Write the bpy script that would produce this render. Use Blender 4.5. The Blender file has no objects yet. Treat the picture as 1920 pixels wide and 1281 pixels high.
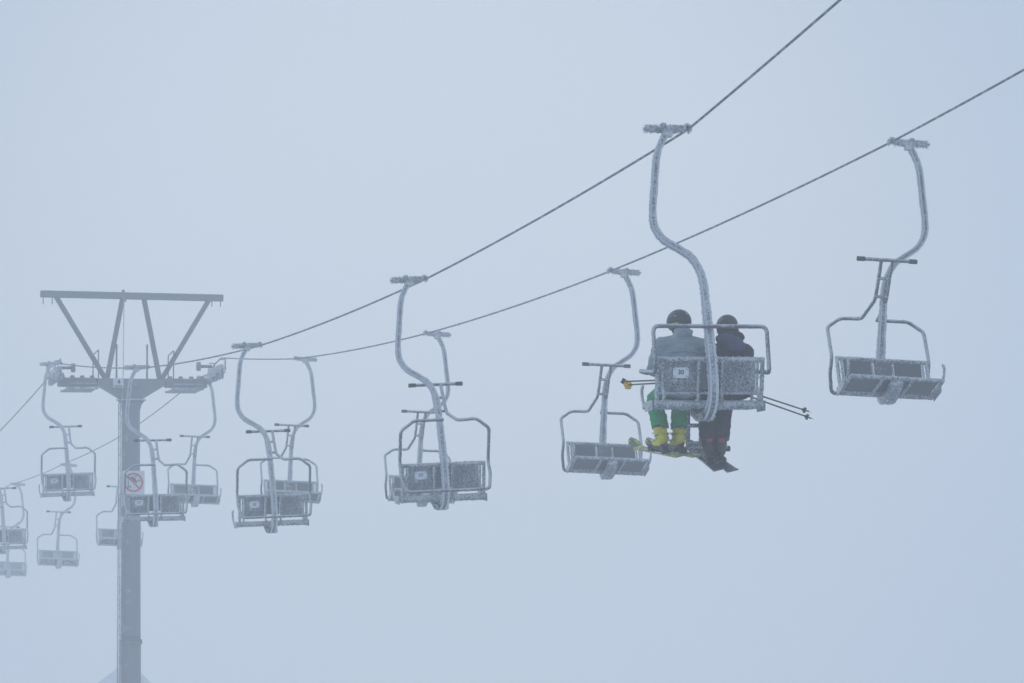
import bpy, math, random
from mathutils import Vector, Matrix, noise
R = math.radians
V = Vector
random.seed(7)
S = bpy.context.scene
COL = S.collection

# ------------------------------------------------------------------ camera
F = 9000.0                      # focal length in pixels of a 1920 wide frame
PITCH = math.atan((2300 - 640.5) / F)
ROLL = R(1.5)
CAM = V((0, 0, 1.7))
fw = V((0, math.cos(PITCH), math.sin(PITCH)))
r0 = V((1, 0, 0)); u0 = r0.cross(fw)
rt = r0 * math.cos(ROLL) - u0 * math.sin(ROLL)
up = u0 * math.cos(ROLL) + r0 * math.sin(ROLL)
cd = bpy.data.cameras.new('camera')
cam = bpy.data.objects.new('camera', cd); COL.objects.link(cam)
cd.lens = F / 1920 * 36; cd.sensor_width = 36; cd.clip_start = 0.5; cd.clip_end = 3000
M = Matrix((rt, up, -fw)).transposed().to_4x4(); M.translation = CAM
cam.matrix_world = M
S.camera = cam

def P(px, py, Z):
    return CAM + (fw + rt * ((px - 960) / F) - up * ((py - 640.5) / F)) * Z

# ------------------------------------------------------------------ materials
def newmat(name):
    m = bpy.data.materials.new(name); m.use_nodes = True
    nt = m.node_tree; b = nt.nodes['Principled BSDF']
    return m, nt, b
def node(nt, typ, **kw):
    n = nt.nodes.new(typ)
    for k, v in kw.items():
        if k in n.inputs: n.inputs[k].default_value = v
        else: setattr(n, k, v)
    return n
def ramp(nt, src, lo, hi):
    n = nt.nodes.new('ShaderNodeMapRange'); n.interpolation_type = 'SMOOTHSTEP'
    n.inputs['From Min'].default_value = lo; n.inputs['From Max'].default_value = hi
    nt.links.new(src, n.inputs['Value']); return n.outputs['Result']
def mixc(nt, fac, a, b):
    n = nt.nodes.new('ShaderNodeMix'); n.data_type = 'RGBA'
    for i, x in ((0, fac), (6, a), (7, b)):
        if isinstance(x, (int, float)): n.inputs[i].default_value = x
        elif isinstance(x, tuple): n.inputs[i].default_value = (*x, 1)
        else: nt.links.new(x, n.inputs[i])
    return n.outputs[2]
def mth(nt, op, a, b=None):
    n = nt.nodes.new('ShaderNodeMath'); n.operation = op
    for i, x in enumerate((a, b)):
        if x is None: continue
        if isinstance(x, (int, float)): n.inputs[i].default_value = x
        else: nt.links.new(x, n.inputs[i])
    return n.outputs[0]
def bump(nt, b, h, dist, st=1.0):
    n = node(nt, 'ShaderNodeBump', Distance=dist, Strength=st)
    nt.links.new(h, n.inputs['Height']); nt.links.new(n.outputs[0], b.inputs['Normal'])
def tex(nt, typ, scale, coord='Object', **kw):
    tc = nt.nodes.new('ShaderNodeTexCoord')
    n = node(nt, typ, **kw); n.inputs['Scale'].default_value = scale
    nt.links.new(tc.outputs[coord], n.inputs['Vector']); return n

RIME = (0.54, 0.59, 0.64)
def frosted(name, base, lo, hi, scale=55, wind=0.25, rough=0.6, fog_fade=0.30):
    """metal with rime: the crust gathers on upper and windward faces, broken up by noise"""
    m, nt, b = newmat(name)
    n1 = tex(nt, 'ShaderNodeTexNoise', scale, Detail=4.0, Roughness=0.65)
    n2 = tex(nt, 'ShaderNodeTexNoise', 6, Detail=2.0)
    g = nt.nodes.new('ShaderNodeNewGeometry')
    dt = nt.nodes.new('ShaderNodeVectorMath'); dt.operation = 'DOT_PRODUCT'
    nt.links.new(g.outputs['Normal'], dt.inputs[0]); dt.inputs[1].default_value = (-0.45, -0.35, 0.82)
    s = mth(nt, 'ADD', n1.outputs[0], mth(nt, 'MULTIPLY', dt.outputs['Value'], wind))
    s = mth(nt, 'ADD', s, mth(nt, 'MULTIPLY', mth(nt, 'SUBTRACT', n2.outputs[0], 0.5), 0.35))
    # extra rime colour grows with distance, standing in for thicker fog
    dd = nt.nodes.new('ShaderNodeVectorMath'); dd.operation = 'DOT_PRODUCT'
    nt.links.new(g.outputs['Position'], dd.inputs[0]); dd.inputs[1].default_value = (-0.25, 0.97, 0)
    s = mth(nt, 'ADD', s, mth(nt, 'MULTIPLY', ramp(nt, dd.outputs['Value'], 65, 150), fog_fade))
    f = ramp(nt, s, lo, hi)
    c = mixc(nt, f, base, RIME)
    nt.links.new(c, b.inputs['Base Color'])
    b.inputs['Roughness'].default_value = rough
    bump(nt, b, n1.outputs[0], 0.012)
    return m
def plain(name, col, rough=0.6, metal=0.0, var=0.12, scale=20, bumpd=0.0):
    m, nt, b = newmat(name)
    n = tex(nt, 'ShaderNodeTexNoise', scale, Detail=4.0)
    d = tuple(c * (1 - var) for c in col); e = tuple(min(1, c * (1 + var)) for c in col)
    nt.links.new(mixc(nt, n.outputs[0], d, e), b.inputs['Base Color'])
    b.inputs['Roughness'].default_value = rough; b.inputs['Metallic'].default_value = metal
    if bumpd: bump(nt, b, n.outputs[0], bumpd)
    return m

M_rime = plain('rime_ice', (0.52, 0.58, 0.64), 0.7, 0, 0.2, 90, 0.01)
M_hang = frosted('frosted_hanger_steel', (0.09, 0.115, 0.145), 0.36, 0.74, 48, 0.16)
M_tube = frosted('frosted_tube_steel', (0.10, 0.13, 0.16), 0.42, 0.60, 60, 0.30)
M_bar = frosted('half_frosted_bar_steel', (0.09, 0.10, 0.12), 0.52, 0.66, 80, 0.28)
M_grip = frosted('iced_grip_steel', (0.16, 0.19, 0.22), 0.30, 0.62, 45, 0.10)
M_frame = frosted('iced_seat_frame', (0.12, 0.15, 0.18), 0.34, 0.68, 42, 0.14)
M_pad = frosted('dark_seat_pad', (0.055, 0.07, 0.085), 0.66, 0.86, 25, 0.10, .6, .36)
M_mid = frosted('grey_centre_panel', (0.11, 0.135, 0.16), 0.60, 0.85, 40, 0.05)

def panel_mat():
    m, nt, b = newmat('rime_speckled_panel')
    w = tex(nt, 'ShaderNodeTexNoise', 40, Detail=2.0, Distortion=1.6)
    big = tex(nt, 'ShaderNodeTexNoise', 5, Detail=2.0)
    d = mth(nt, 'ABSOLUTE', mth(nt, 'SUBTRACT', w.outputs[0], 0.5))
    s = mth(nt, 'SUBTRACT', d, mth(nt, 'MULTIPLY', mth(nt, 'SUBTRACT', big.outputs[0], 0.5), 0.10))
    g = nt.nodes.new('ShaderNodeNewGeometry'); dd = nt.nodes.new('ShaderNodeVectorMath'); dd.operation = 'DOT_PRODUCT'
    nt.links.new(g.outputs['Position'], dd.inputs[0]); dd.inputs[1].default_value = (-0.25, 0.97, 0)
    s = mth(nt, 'SUBTRACT', s, mth(nt, 'MULTIPLY', ramp(nt, dd.outputs['Value'], 75, 160), 0.10))  # far panels get a paler colour, a painted fog fade
    f = ramp(nt, s, 0.085, 0.030)
    tn = nt.nodes.new('ShaderNodeTexCoord'); sp = nt.nodes.new('ShaderNodeSeparateXYZ'); nt.links.new(tn.outputs['Normal'], sp.inputs[0])
    front_fog_fade = mth(nt, 'MULTIPLY', ramp(nt, dd.outputs['Value'], 75, 150), .9)
    f = mth(nt, 'MULTIPLY', f, mth(nt, 'MAXIMUM', ramp(nt, sp.outputs['Y'], .3, -.3), front_fog_fade))      # rime sits on the windward back, the seat side stays bare but for the painted fog fade
    nt.links.new(mixc(nt, f, (0.085, 0.10, 0.118), (0.42, 0.48, 0.54)), b.inputs['Base Color'])
    b.inputs['Roughness'].default_value = 0.7
    bump(nt, b, f, 0.006)
    return m
M_panel = panel_mat()
M_rope = plain('steel_rope', (0.10, 0.12, 0.14), 0.5, 0.3, 0.3, 300)
def rope_mat():
    m, nt, b = newmat('haul_rope_steel')
    n = tex(nt, 'ShaderNodeTexNoise', 8, Detail=3.0)
    nt.links.new(mixc(nt, ramp(nt, n.outputs[0], 0.45, 0.7), (0.07, 0.09, 0.11), (0.30, 0.34, 0.38)), b.inputs['Base Color'])
    b.inputs['Roughness'].default_value = 0.55
    return m
M_rope = rope_mat()
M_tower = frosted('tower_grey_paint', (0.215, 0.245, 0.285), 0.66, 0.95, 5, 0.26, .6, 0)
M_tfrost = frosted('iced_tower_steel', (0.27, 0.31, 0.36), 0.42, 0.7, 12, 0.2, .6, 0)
M_plate = plain('white_plate', (0.62, 0.68, 0.74), 0.5, 0, 0.12, 40)
M_ink = plain('black_ink', (0.03, 0.035, 0.04), 0.6)
M_inkf = plain('faded_ink', (0.16, 0.20, 0.25), 0.6)
M_red = plain('sign_red', (0.55, 0.05, 0.05), 0.5)
M_signw = plain('sign_white', (0.60, 0.65, 0.70), 0.5, 0, 0.06, 10)

def weave():
    m, nt, b = newmat('grey_checked_jacket_cloth')
    wx = tex(nt, 'ShaderNodeTexWave', 24, wave_type='BANDS', bands_direction='X', Distortion=1.2)
    wz = tex(nt, 'ShaderNodeTexWave', 24, wave_type='BANDS', bands_direction='Z', Distortion=1.2)
    n = tex(nt, 'ShaderNodeTexNoise', 9, Detail=4.0)
    a = mth(nt, 'MULTIPLY', wx.outputs['Fac'], wz.outputs['Fac'])
    f = mth(nt, 'ADD', mth(nt, 'MULTIPLY', a, 0.75), mth(nt, 'MULTIPLY', mth(nt, 'SUBTRACT', n.outputs[0], 0.5), 0.7))
    nt.links.new(mixc(nt, f, (0.20, 0.265, 0.31), (0.46, 0.54, 0.61)), b.inputs['Base Color'])
    b.inputs['Roughness'].default_value = 0.9
    bump(nt, b, n.outputs[0], 0.03)
    return m
M_jack1 = weave()
M_jack2 = plain('black_jacket_cloth', (0.013, 0.018, 0.022), 0.9, 0, 0.3, 12, 0.02)
M_hood2 = plain('navy_hood_cloth', (0.045, 0.055, 0.11), 0.9, 0, 0.25, 12, 0.02)
M_snood = plain('dark_scarf_cloth', (0.012, 0.020, 0.022), 0.95, 0, 0.3, 25, 0.02)
M_green = plain('green_ski_trouser_cloth', (0.0, 0.30, 0.085), 0.85, 0, 0.25, 9, 0.04)
M_dtrs = plain('charcoal_trouser_cloth', (0.018, 0.024, 0.030), 0.9, 0, 0.3, 9, 0.04)
M_helm = plain('dark_helmet_shell', (0.025, 0.032, 0.040), 0.45, 0, 0.2, 14)
M_lime = plain('lime_trim', (0.35, 0.50, 0.08), 0.5)
M_yel = plain('yellow_boot_plastic', (0.55, 0.52, 0.015), 0.45, 0, 0.2, 18)
M_olive = plain('olive_strap', (0.20, 0.20, 0.02), 0.5)
M_blk = plain('black_plastic', (0.018, 0.022, 0.026), 0.5, 0, 0.4, 20)
M_redp = plain('red_boot_plastic', (0.32, 0.03, 0.04), 0.5)
M_silv = plain('silver_metal', (0.55, 0.58, 0.60), 0.35, 0.4)
M_skin = plain('skin', (0.50, 0.30, 0.22), 0.6)
M_hair = plain('brown_hair', (0.06, 0.04, 0.03), 0.8)
M_orange = plain('orange_basket', (0.82, 0.50, 0.01), 0.5)
M_glove = plain('black_glove', (0.02, 0.02, 0.024), 0.8)
def skimat(name, a, b2, sc):
    m, nt, b = newmat(name)
    w = tex(nt, 'ShaderNodeTexNoise', sc, Detail=1.0, Distortion=0.8)
    f = ramp(nt, w.outputs[0], 0.45, 0.52)
    nt.links.new(mixc(nt, f, a, b2), b.inputs['Base Color']); b.inputs['Roughness'].default_value = 0.35
    return m
M_ski1 = skimat('yellow_ski_base', (0.42, 0.45, 0.06), (0.09, 0.12, 0.10), 16)
M_ski2 = skimat('dark_ski_base', (0.030, 0.040, 0.050), (0.09, 0.11, 0.13), 20)

# ------------------------------------------------------------------ mesh builder
class MB:
    def __init__(s): s.v = []; s.f = []; s.m = []; s.sm = []
    def add(s, vs, fs, mat=0, smooth=False):
        o = len(s.v); s.v += [V(p) for p in vs]
        for f in fs: s.f.append([i + o for i in f]); s.m.append(mat); s.sm.append(smooth)
    def box(s, c, size, rot=None, mat=0, bev=0.0):
        hx, hy, hz = [d / 2 for d in size]; c = V(c)
        if bev <= 0: bev = min(hx, hy, hz) * 0.18
        vs = []; k = bev
        # chamfered box: 24 vertices
        idx = {}
        for sx in (-1, 1):
            for sy in (-1, 1):
                for sz in (-1, 1):
                    for ax in range(3):
                        p = [sx * (hx - k), sy * (hy - k), sz * (hz - k)]
                        p[ax] = (sx * hx, sy * hy, sz * hz)[ax]
                        idx[(sx, sy, sz, ax)] = len(vs); vs.append(V(p))
        fs = []
        for ax in range(3):
            a, b = [(1, 2), (2, 0), (0, 1)][ax]
            for sg in (-1, 1):
                q = []
                for (i, j) in ((-1, -1), (1, -1), (1, 1), (-1, 1)):
                    t = [0, 0, 0]; t[ax] = sg; t[a] = i; t[b] = j; q.append(idx[(*t, ax)])
                fs.append(q if sg > 0 else q[::-1])
        for ax in range(3):                      # edge chamfers (edge runs along ax)
            a, b = [(1, 2), (2, 0), (0, 1)][ax]
            for i in (-1, 1):
                for j in (-1, 1):
                    t0 = [0, 0, 0]; t0[a] = i; t0[b] = j; t1 = list(t0); t0[ax] = -1; t1[ax] = 1
                    q = [idx[(*t0, a)], idx[(*t1, a)], idx[(*t1, b)], idx[(*t0, b)]]
                    fs.append(q if i * j < 0 else q[::-1])
        for sx in (-1, 1):
            for sy in (-1, 1):
                for sz in (-1, 1):
                    q = [idx[(sx, sy, sz, 0)], idx[(sx, sy, sz, 1)], idx[(sx, sy, sz, 2)]]
                    fs.append(q if sx * sy * sz > 0 else q[::-1])
        if rot is not None: vs = [rot @ p for p in vs]
        s.add([p + c for p in vs], fs, mat)
    def beam(s, a, b, w, h, mat=0, ref=(0, 1, 0)):
        """rectangular bar from a to b, w across, h along ref"""
        a = V(a); b = V(b); d = (b - a); L = d.length; d.normalize()
        n1 = V(ref); n1 = (n1 - d * n1.dot(d)).normalized(); n2 = n1.cross(d)
        rot = Matrix((n2, n1, d)).transposed()
        s.box((a + b) / 2, (w, h, L), rot, mat)
    def tube(s, path, r, seg=10, mat=0, cap=True, jit=0.0, js=60):
        path = [V(p) for p in path]; n = len(path)
        rs = r if isinstance(r, (list, tuple)) else [r] * n
        T = []
        for i in range(n):
            d = path[min(i + 1, n - 1)] - path[max(i - 1, 0)]; T.append(d.normalized())
        nn = V((0, 1, 0)) if abs(T[0].y) < 0.9 else V((1, 0, 0))
        vs = []; ang0 = random.random()
        for i in range(n):
            nn = (nn - T[i] * nn.dot(T[i])).normalized(); bb = T[i].cross(nn)
            for k in range(seg):
                a = 2 * math.pi * k / seg
                d = nn * math.cos(a) + bb * math.sin(a)
                rr = rs[i]
                if jit: rr += jit * noise.noise((path[i] + d * rr) * js)
                vs.append(path[i] + d * rr)
        fs = []
        for i in range(n - 1):
            for k in range(seg):
                a = i * seg + k; b = i * seg + (k + 1) % seg
                fs.append([a, b, b + seg, a + seg])
        if cap:
            fs.append(list(range(seg))[::-1]); fs.append([(n - 1) * seg + k for k in range(seg)])
        s.add(vs, fs, mat, True)
    def sweep(s, path, prof, mats, ref=(0, 1, 0), jit=None, scale=None):
        path = [V(p) for p in path]; n = len(path); k = len(prof); vs = []
        for i in range(n):
            t = (path[min(i + 1, n - 1)] - path[max(i - 1, 0)]).normalized()
            n1 = V(ref); n1 = (n1 - t * n1.dot(t)).normalized(); n2 = t.cross(n1)
            sc = scale[i] if scale else 1
            for j, (a, b) in enumerate(prof):
                q = 1.0
                if jit and jit[j]: q += jit[j] * noise.noise(path[i] * 55 + V((j * 7.3, 0, 0)))
                vs.append(path[i] + n2 * a * sc * q + n1 * b * sc * q)
        fs = []; o = len(s.v); s.v += vs
        for i in range(n - 1):
            for j in range(k):
                a = i * k + j; b = i * k + (j + 1) % k
                s.f.append([o + a, o + b, o + b + k, o + a + k]); s.m.append(mats[j]); s.sm.append(False)
        s.f.append([o + j for j in range(k)][::-1]); s.m.append(mats[0]); s.sm.append(False)
        s.f.append([o + (n - 1) * k + j for j in range(k)]); s.m.append(mats[0]); s.sm.append(False)
    def disc(s, c, ax, r, h, seg=20, mat=0, r2=None):
        ax = V(ax).normalized(); c = V(c); r2 = r if r2 is None else r2
        s.tube([c - ax * h / 2, c + ax * h / 2], [r, r2], seg, mat)
    def poly(s, pts, th, ax, mat=0):
        """flat outline pts extruded by th along ax"""
        ax = V(ax).normalized() * th; n = len(pts); pts = [V(p) for p in pts]
        vs = [p - ax / 2 for p in pts] + [p + ax / 2 for p in pts]
        fs = [list(range(n))[::-1], [n + i for i in range(n)]]
        fs += [[i, (i + 1) % n, n + (i + 1) % n, n + i] for i in range(n)]
        s.add(vs, fs, mat)
    def spikes(s, path, r, count, ln=(0.006, 0.018), mat=0, bias=(0, 0, 0), seed=1, base=0.0055):
        rnd = random.Random(seed); path = [V(p) for p in path]; bias = V(bias)
        for _ in range(count):
            i = rnd.randrange(len(path) - 1); t = rnd.random()
            p = path[i].lerp(path[i + 1], t); d = (path[i + 1] - path[i]).normalized()
            q = V((rnd.gauss(0, 1), rnd.gauss(0, 1), rnd.gauss(0, 1))) + bias
            q = (q - d * q.dot(d))
            if q.length < 1e-4: continue
            q.normalize(); c = p + q * r * 0.9
            q2 = (q + V((rnd.gauss(0, .35), rnd.gauss(0, .35), rnd.gauss(0, .35)))).normalized()
            L = rnd.uniform(*ln); e = d.cross(q).normalized(); b = base * rnd.uniform(.6, 1.4)
            vs = [c + d * b, c + e * b, c - d * b, c - e * b, c + q2 * L]
            s.add(vs, [[0, 1, 4], [1, 2, 4], [2, 3, 4], [3, 0, 4]], mat)
    def xf(s, m):
        s.v = [m @ p for p in s.v]; return s
    def build(s, name, mats, parent=None, loc=None):
        me = bpy.data.meshes.new(name)
        me.from_pydata([tuple(p) for p in s.v], [], s.f)
        if not isinstance(mats, (list, tuple)): mats = [mats]
        for m in mats: me.materials.append(m)
        me.polygons.foreach_set('material_index', s.m)
        me.polygons.foreach_set('use_smooth', s.sm)
        me.update()
        o = bpy.data.objects.new(name, me); COL.objects.link(o)
        if parent: o.parent = parent
        if loc: o.location = loc
        return o

def tag(o, label=None, cat=None, group=None, kind=None):
    if label: o['label'] = label
    if cat: o['category'] = cat
    if group: o['group'] = group
    if kind: o['kind'] = kind
    return o
def empty(name, mat=None):
    o = bpy.data.objects.new(name, None); COL.objects.link(o); o.empty_display_size = 0.1
    if mat is not None: o.matrix_world = mat
    return o
def resample(pts, step):
    pts = [V(p) for p in pts]; out = [pts[0]]
    for a, b in zip(pts, pts[1:]):
        n = max(1, round((b - a).length / step))
        for i in range(1, n + 1): out.append(a.lerp(b, i / n))
    return out
def fillet(pts, rad, n=6):
    pts = [V(p) for p in pts]; out = [pts[0]]
    for a, b, c in zip(pts, pts[1:], pts[2:]):
        u = (a - b); w = (c - b); k = min(rad, u.length * .48, w.length * .48)
        p = b + u.normalized() * k; q = b + w.normalized() * k
        for i in range(n + 1):
            t = i / n; out.append(p * (1 - t) ** 2 + b * 2 * t * (1 - t) + q * t * t)
    out.append(pts[-1]); return out
def crom(pts, per=12):
    pts = [V(p) for p in pts]; q = [pts[0] * 2 - pts[1]] + pts + [pts[-1] * 2 - pts[-2]]; out = []
    for i in range(1, len(q) - 2):
        a, b, c, d = q[i - 1:i + 3]
        for k in range(per):
            t = k / per
            out.append(0.5 * ((2 * b) + (c - a) * t + (2 * a - 5 * b + 4 * c - d) * t * t + (3 * b - a - 3 * c + d) * t ** 3))
    out.append(pts[-1]); return out
def text_obj(txt, size, ext, name, mat, parent, m, ax='CENTER'):
    cu = bpy.data.curves.new(name, 'FONT'); cu.body = txt; cu.size = size; cu.extrude = ext
    cu.align_x = 'CENTER'; cu.align_y = 'CENTER'; cu.offset = size * 0.02
    t = bpy.data.objects.new(name, cu); COL.objects.link(t)
    dg = bpy.context.evaluated_depsgraph_get()
    me = bpy.data.meshes.new_from_object(t.evaluated_get(dg)); me.name = name
    bpy.data.objects.remove(t); bpy.data.curves.remove(cu)
    me.materials.clear(); me.materials.append(mat)
    me.transform(m)
    o = bpy.data.objects.new(name, me); COL.objects.link(o); o.parent = parent
    return o
# text lying in the xz plane, read from -y
TXT = Matrix.Rotation(R(90), 4, 'X')

# ------------------------------------------------------------------ lines of the lift
K = 26100.0
Lp = [(1290, 243, 547), (797, 524, 424), (488, 648, 346), (277, 689, 293), (114, 682, 253), (-4, 812, 223)]
Rp = [(1670, 267, 479), (1143, 509, 380), (797, 626, 315), (553, 673, 269), (371, 709, 235), (230, 816, 208),
      (115, 872, 189), (21, 908, 171)]
LW = [P(x, y, K / h) for x, y, h in Lp]
RW = [P(x, y, K / h) for x, y, h in Rp]
dl = LW[4] - LW[0]; dr = RW[6] - RW[0]
DIR = V((dl.x, dl.y, 0)).normalized() + V((dr.x, dr.y, 0)).normalized(); DIR.normalize()
LAT = V((DIR.y, -DIR.x, 0))          # to the right of travel away from the camera
YAW = math.atan2(-DIR.x, DIR.y)

# ------------------------------------------------------------------ one chair
CX = -0.005
PIV = V((0, -0.30, -2.35))
hp = crom([(-.20, 0, .02), (-.25, -.005, -.08), (-.336, -.02, -.27), (-.385, -.05, -.57), (-.432, -.09, -.90), (-.42, -.11, -1.06),
           (-.345, -.14, -1.185), (-.215, -.17, -1.28), (-.105, -.20, -1.37), (-.035, -.24, -1.51), (-.01, -.29, -1.68),
           (CX, -.35, -2.05), (CX, -.42, -2.47), (CX, -.425, -2.72), (CX, -.37, -2.87), (CX, -.20, -2.95), (CX, 0.0, -2.94),
           (CX, .22, -2.84)], 10)
hp = resample(hp, 0.018)

def chair_parts(root):
    parts = {}
    # hanger: square section with rime ridges on its corners
    b = MB(); a = .0235; e = .0325; c = .014
    prof = []; mats = []; jit = []
    for (sx, sy) in ((-1, -1), (1, -1), (1, 1), (-1, 1)):
        if (sx, sy) in ((-1, -1), (1, 1)): q = [(sx * e * .82, sy * (a - .006)), (sx * e, sy * e), (sx * (a - .009), sy * e * .82)]
        else: q = [(sx * (a - .009), sy * e * .82), (sx * e, sy * e), (sx * e * .82, sy * (a - .006))]
        if (sx, sy) == (-1, -1): q = [(-e * .82, -(a - .009)), (-e, -e), (-(a - .009), -e * .82)]
        if (sx, sy) == (1, -1): q = [((a - .009), -e * .82), (e, -e), (e * .82, -(a - .009))]
        if (sx, sy) == (1, 1): q = [(e * .82, (a - .009)), (e, e), ((a - .009), e * .82)]
        if (sx, sy) == (-1, 1): q = [(-(a - .009), e * .82), (-e, e), (-e * .82, (a - .009))]
        prof += q; mats += [1, 1, 0]; jit += [.06, .22, .06]
    sc = [1.0 if p.z > -1.5 else 1.0 + min(1, (-1.5 - p.z) / 1.0) * .38 for p in hp]
    b.sweep(hp, prof, mats, jit=jit, scale=sc)
    for cx_, cy_ in ((-1, -1), (1, -1), (1, 1), (-1, 1)):
        sub = [p + V((cx_ * .027, cy_ * .027, 0)) for p in hp]
        b.spikes(sub, .004, 260, (.003, .008), 1, (cx_ * .8, cy_ * .8, 0), seed=11 + cx_ + 3 * cy_)
    b.spikes(hp, .025, 300, (.002, .006), 1, (0, 0, 0), seed=5)
    parts['hanger'] = b.build('hanger', [M_hang, M_rime], root)
    # under-seat bracket, the wide foot of the hanger
    b = MB()
    pl = [(0, -.16, -2.935), (0, .02, -2.905), (0, .24, -2.805), (0, .28, -2.775), (0, .26, -2.86), (0, .08, -2.96), (0, -.08, -2.995), (0, -.18, -2.99)]
    for sx in (-.064, .064): b.poly([V(p) + V((CX + sx, 0, 0)) for p in pl], .012, (1, 0, 0))
    b.poly([(CX, .242, -2.805), (CX, .272, -2.785), (CX, .265, -2.86), (CX, .08, -2.965), (CX, -.08, -3.0), (CX, -.16, -2.985), (CX, -.16, -2.97), (CX, .03, -2.955), (CX, .23, -2.85)], .125, (1, 0, 0))
    b.spikes(resample([(CX - .07, -.1, -2.99), (CX - .07, .23, -2.84)], .05), .01, 60, (.005, .015), 0, seed=3)
    b.spikes(resample([(CX + .07, -.1, -2.99), (CX + .07, .23, -2.84)], .05), .01, 60, (.005, .015), 0, seed=4)
    parts['bracket'] = b.build('seat_bracket', M_frame, root)
    # grip
    b = MB()
    b.tube(resample([(-.43, 0, 0), (-.28, 0, 0)], .012), .032, 14, 0, jit=.012, js=50)
    b.tube(resample([(-.46, 0, 0), (-.43, 0, 0)], .01), .016, 8, 0, jit=.008)
    b.tube(resample([(-.28, 0, 0), (-.13, 0, 0)], .012), .039, 14, 0, jit=.012, js=50)
    b.tube(resample([(-.13, 0, 0), (-.06, 0, .006), (-.02, 0, .012)], .012), .034, 12, 0, jit=.014, js=50)
    b.box((-.21, 0, -.045), (.09, .07, .07)); b.box((-.25, 0, .045), (.05, .06, .03))
    b.spikes(resample([(-.45, 0, 0), (-.05, 0, 0)], .03), .042, 420, (.006, .020), 0, (0, 0, .3), seed=2)
    parts['grip'] = b.build('grip', M_grip, root)
    b = MB()
    ring = [(math.cos(t) * .036 - .012, 0, math.sin(t) * .036 + .004) for t in [R(x) for x in range(-60, 215, 14)]]
    b.sweep(resample(ring, .01), [(-.011, -.045), (.011, -.045), (.011, .045), (-.011, .045)], [0] * 4)
    b.spikes(ring, .02, 60, (.004, .014), 0, seed=8)
    o = b.build('jaw', M_grip, parts['grip'])
    # backrest
    bt = V((0, -.375, -2.455)); bb = V((0, -.255, -2.755))
    def bk(x, t): p = bt.lerp(bb, t); return V((CX + x, p.y, p.z))
    bn = (bb - bt).cross(V((1, 0, 0))).normalized()
    def panel(x0, x1, t0, t1, th, mat, name, par, off=0.0):
        b = MB(); c = (bk(x0, t0) + bk(x1, t1)) / 2 + bn * off
        ez = (bk(x0, t0) - bk(x0, t1)).normalized(); ey = ez.cross(V((1, 0, 0)))
        rot = Matrix((V((1, 0, 0)), ey, ez)).transposed()
        b.box(c, (x1 - x0, th, (bk(x0, t0) - bk(x0, t1)).length), rot, 0, .004)
        o = b.build(name, mat, par); return o, c, rot
    b = MB()
    tubes = [([bk(-.54, 0), bk(.54, 0)], .024), ([bk(-.525, 0), bk(-.525, .9), V((CX - .525, -.21, -2.86))], .020),
             ([bk(.525, 0), bk(.525, .9), V((CX + .525, -.21, -2.86))], .020),
             ([bk(-.475, .02), bk(-.475, 1.0)], .013), ([bk(.475, .02), bk(.475, 1.0)], .013),
             ([bk(-.5, 1.03), bk(.5, 1.03)], .011), ([bk(-.5, .06), bk(.5, .06)], .010)]
    for x in (-.118, .118):
        tubes.append(([bk(x, .05) - V((0, .018, 0)), bk(x, 1.05) - V((0, .018, 0)), V((CX + x, -.275, -2.82)), V((CX + x, -.22, -2.865))], .014))
    for k, (p, r) in enumerate(tubes):
        q = resample(p, .02); b.tube(q, r, 10, 0, jit=r * .35)
        L = sum((u - w).length for u, w in zip(q, q[1:]))
        b.spikes(q, r, int(L * 320), (.005, .017), 1, (-.3, -.6, .4), seed=20 + k)
    for x in (-.475, .475):      # scroll hinges
        sp = [V((CX + x, -.275 - .05 * math.sin(t) * (1 if t < 3.3 else .5), -2.785 + .07 * math.cos(t))) for t in [k * .3 for k in range(13)]]
        b.tube(resample(sp, .012), .013, 8, 0, jit=.004); b.spikes(sp, .013, 70, (.004, .014), 1, seed=40)
    parts['back_frame'] = b.build('back_frame', [M_frame, M_rime], root)
    o1, c1, rot1 = panel(-.455, -.135, .07, .99, .016, M_panel, 'back_panel', root)
    o2, c2, rot2 = panel(.135, .455, .07, .99, .016, M_panel, 'back_panel', root)
    panel(-.10, .10, .07, .92, .012, M_mid, 'centre_panel', root)
    # number plate
    b = MB(); pc = bk(-.295, .40) - bn * 0
    ez = (bt - bb).normalized(); ey = ez.cross(V((1, 0, 0)))
    if ey.y < 0: ey = -ey
    rot = Matrix((V((1, 0, 0)), ey, ez)).transposed()
    w, h, k = .078, .052, .014
    out = [(-w + k, -h), (w - k, -h), (w, -h + k), (w, h - k), (w - k, h), (-w + k, h), (-w, h - k), (-w, -h + k)]
    pc = pc - ey * .014
    b.poly([pc + rot @ V((x, 0, z)) for x, z in out], .006, ey)
    for sx in (-1, 1):
        for sz in (-1, 1): b.disc(pc + rot @ V((sx * .060, -.002, sz * .034)), ey, .007, .007, 8, 1)
    plate = b.build('number_plate', [M_plate, M_inkf], root); parts['plate'] = plate
    parts['numxf'] = Matrix.Translation(pc - ey * .0045 + rot @ V((0, 0, .004))) @ rot.to_4x4() @ TXT
    # seat frame and pads
    fr = V((0, .28, -2.775)); rr = V((0, -.21, -2.87))
    def st(x, t, dz=0): p = rr.lerp(fr, t); return V((CX + x, p.y, p.z + dz))
    b = MB()
    tb = [([st(-.55, 0), st(.55, 0)], .036), ([st(-.54, 1), st(.54, 1)], .022), ([st(-.53, 0), st(-.53, 1)], .02),
          ([st(.53, 0), st(.53, 1)], .02), ([st(-.17, 0, -.02), st(-.17, 1, -.02)], .014), ([st(.17, 0, -.02), st(.17, 1, -.02)], .014),
          ([st(-.54, .04, .035), st(.54, .04, .035)], .012)]
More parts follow.
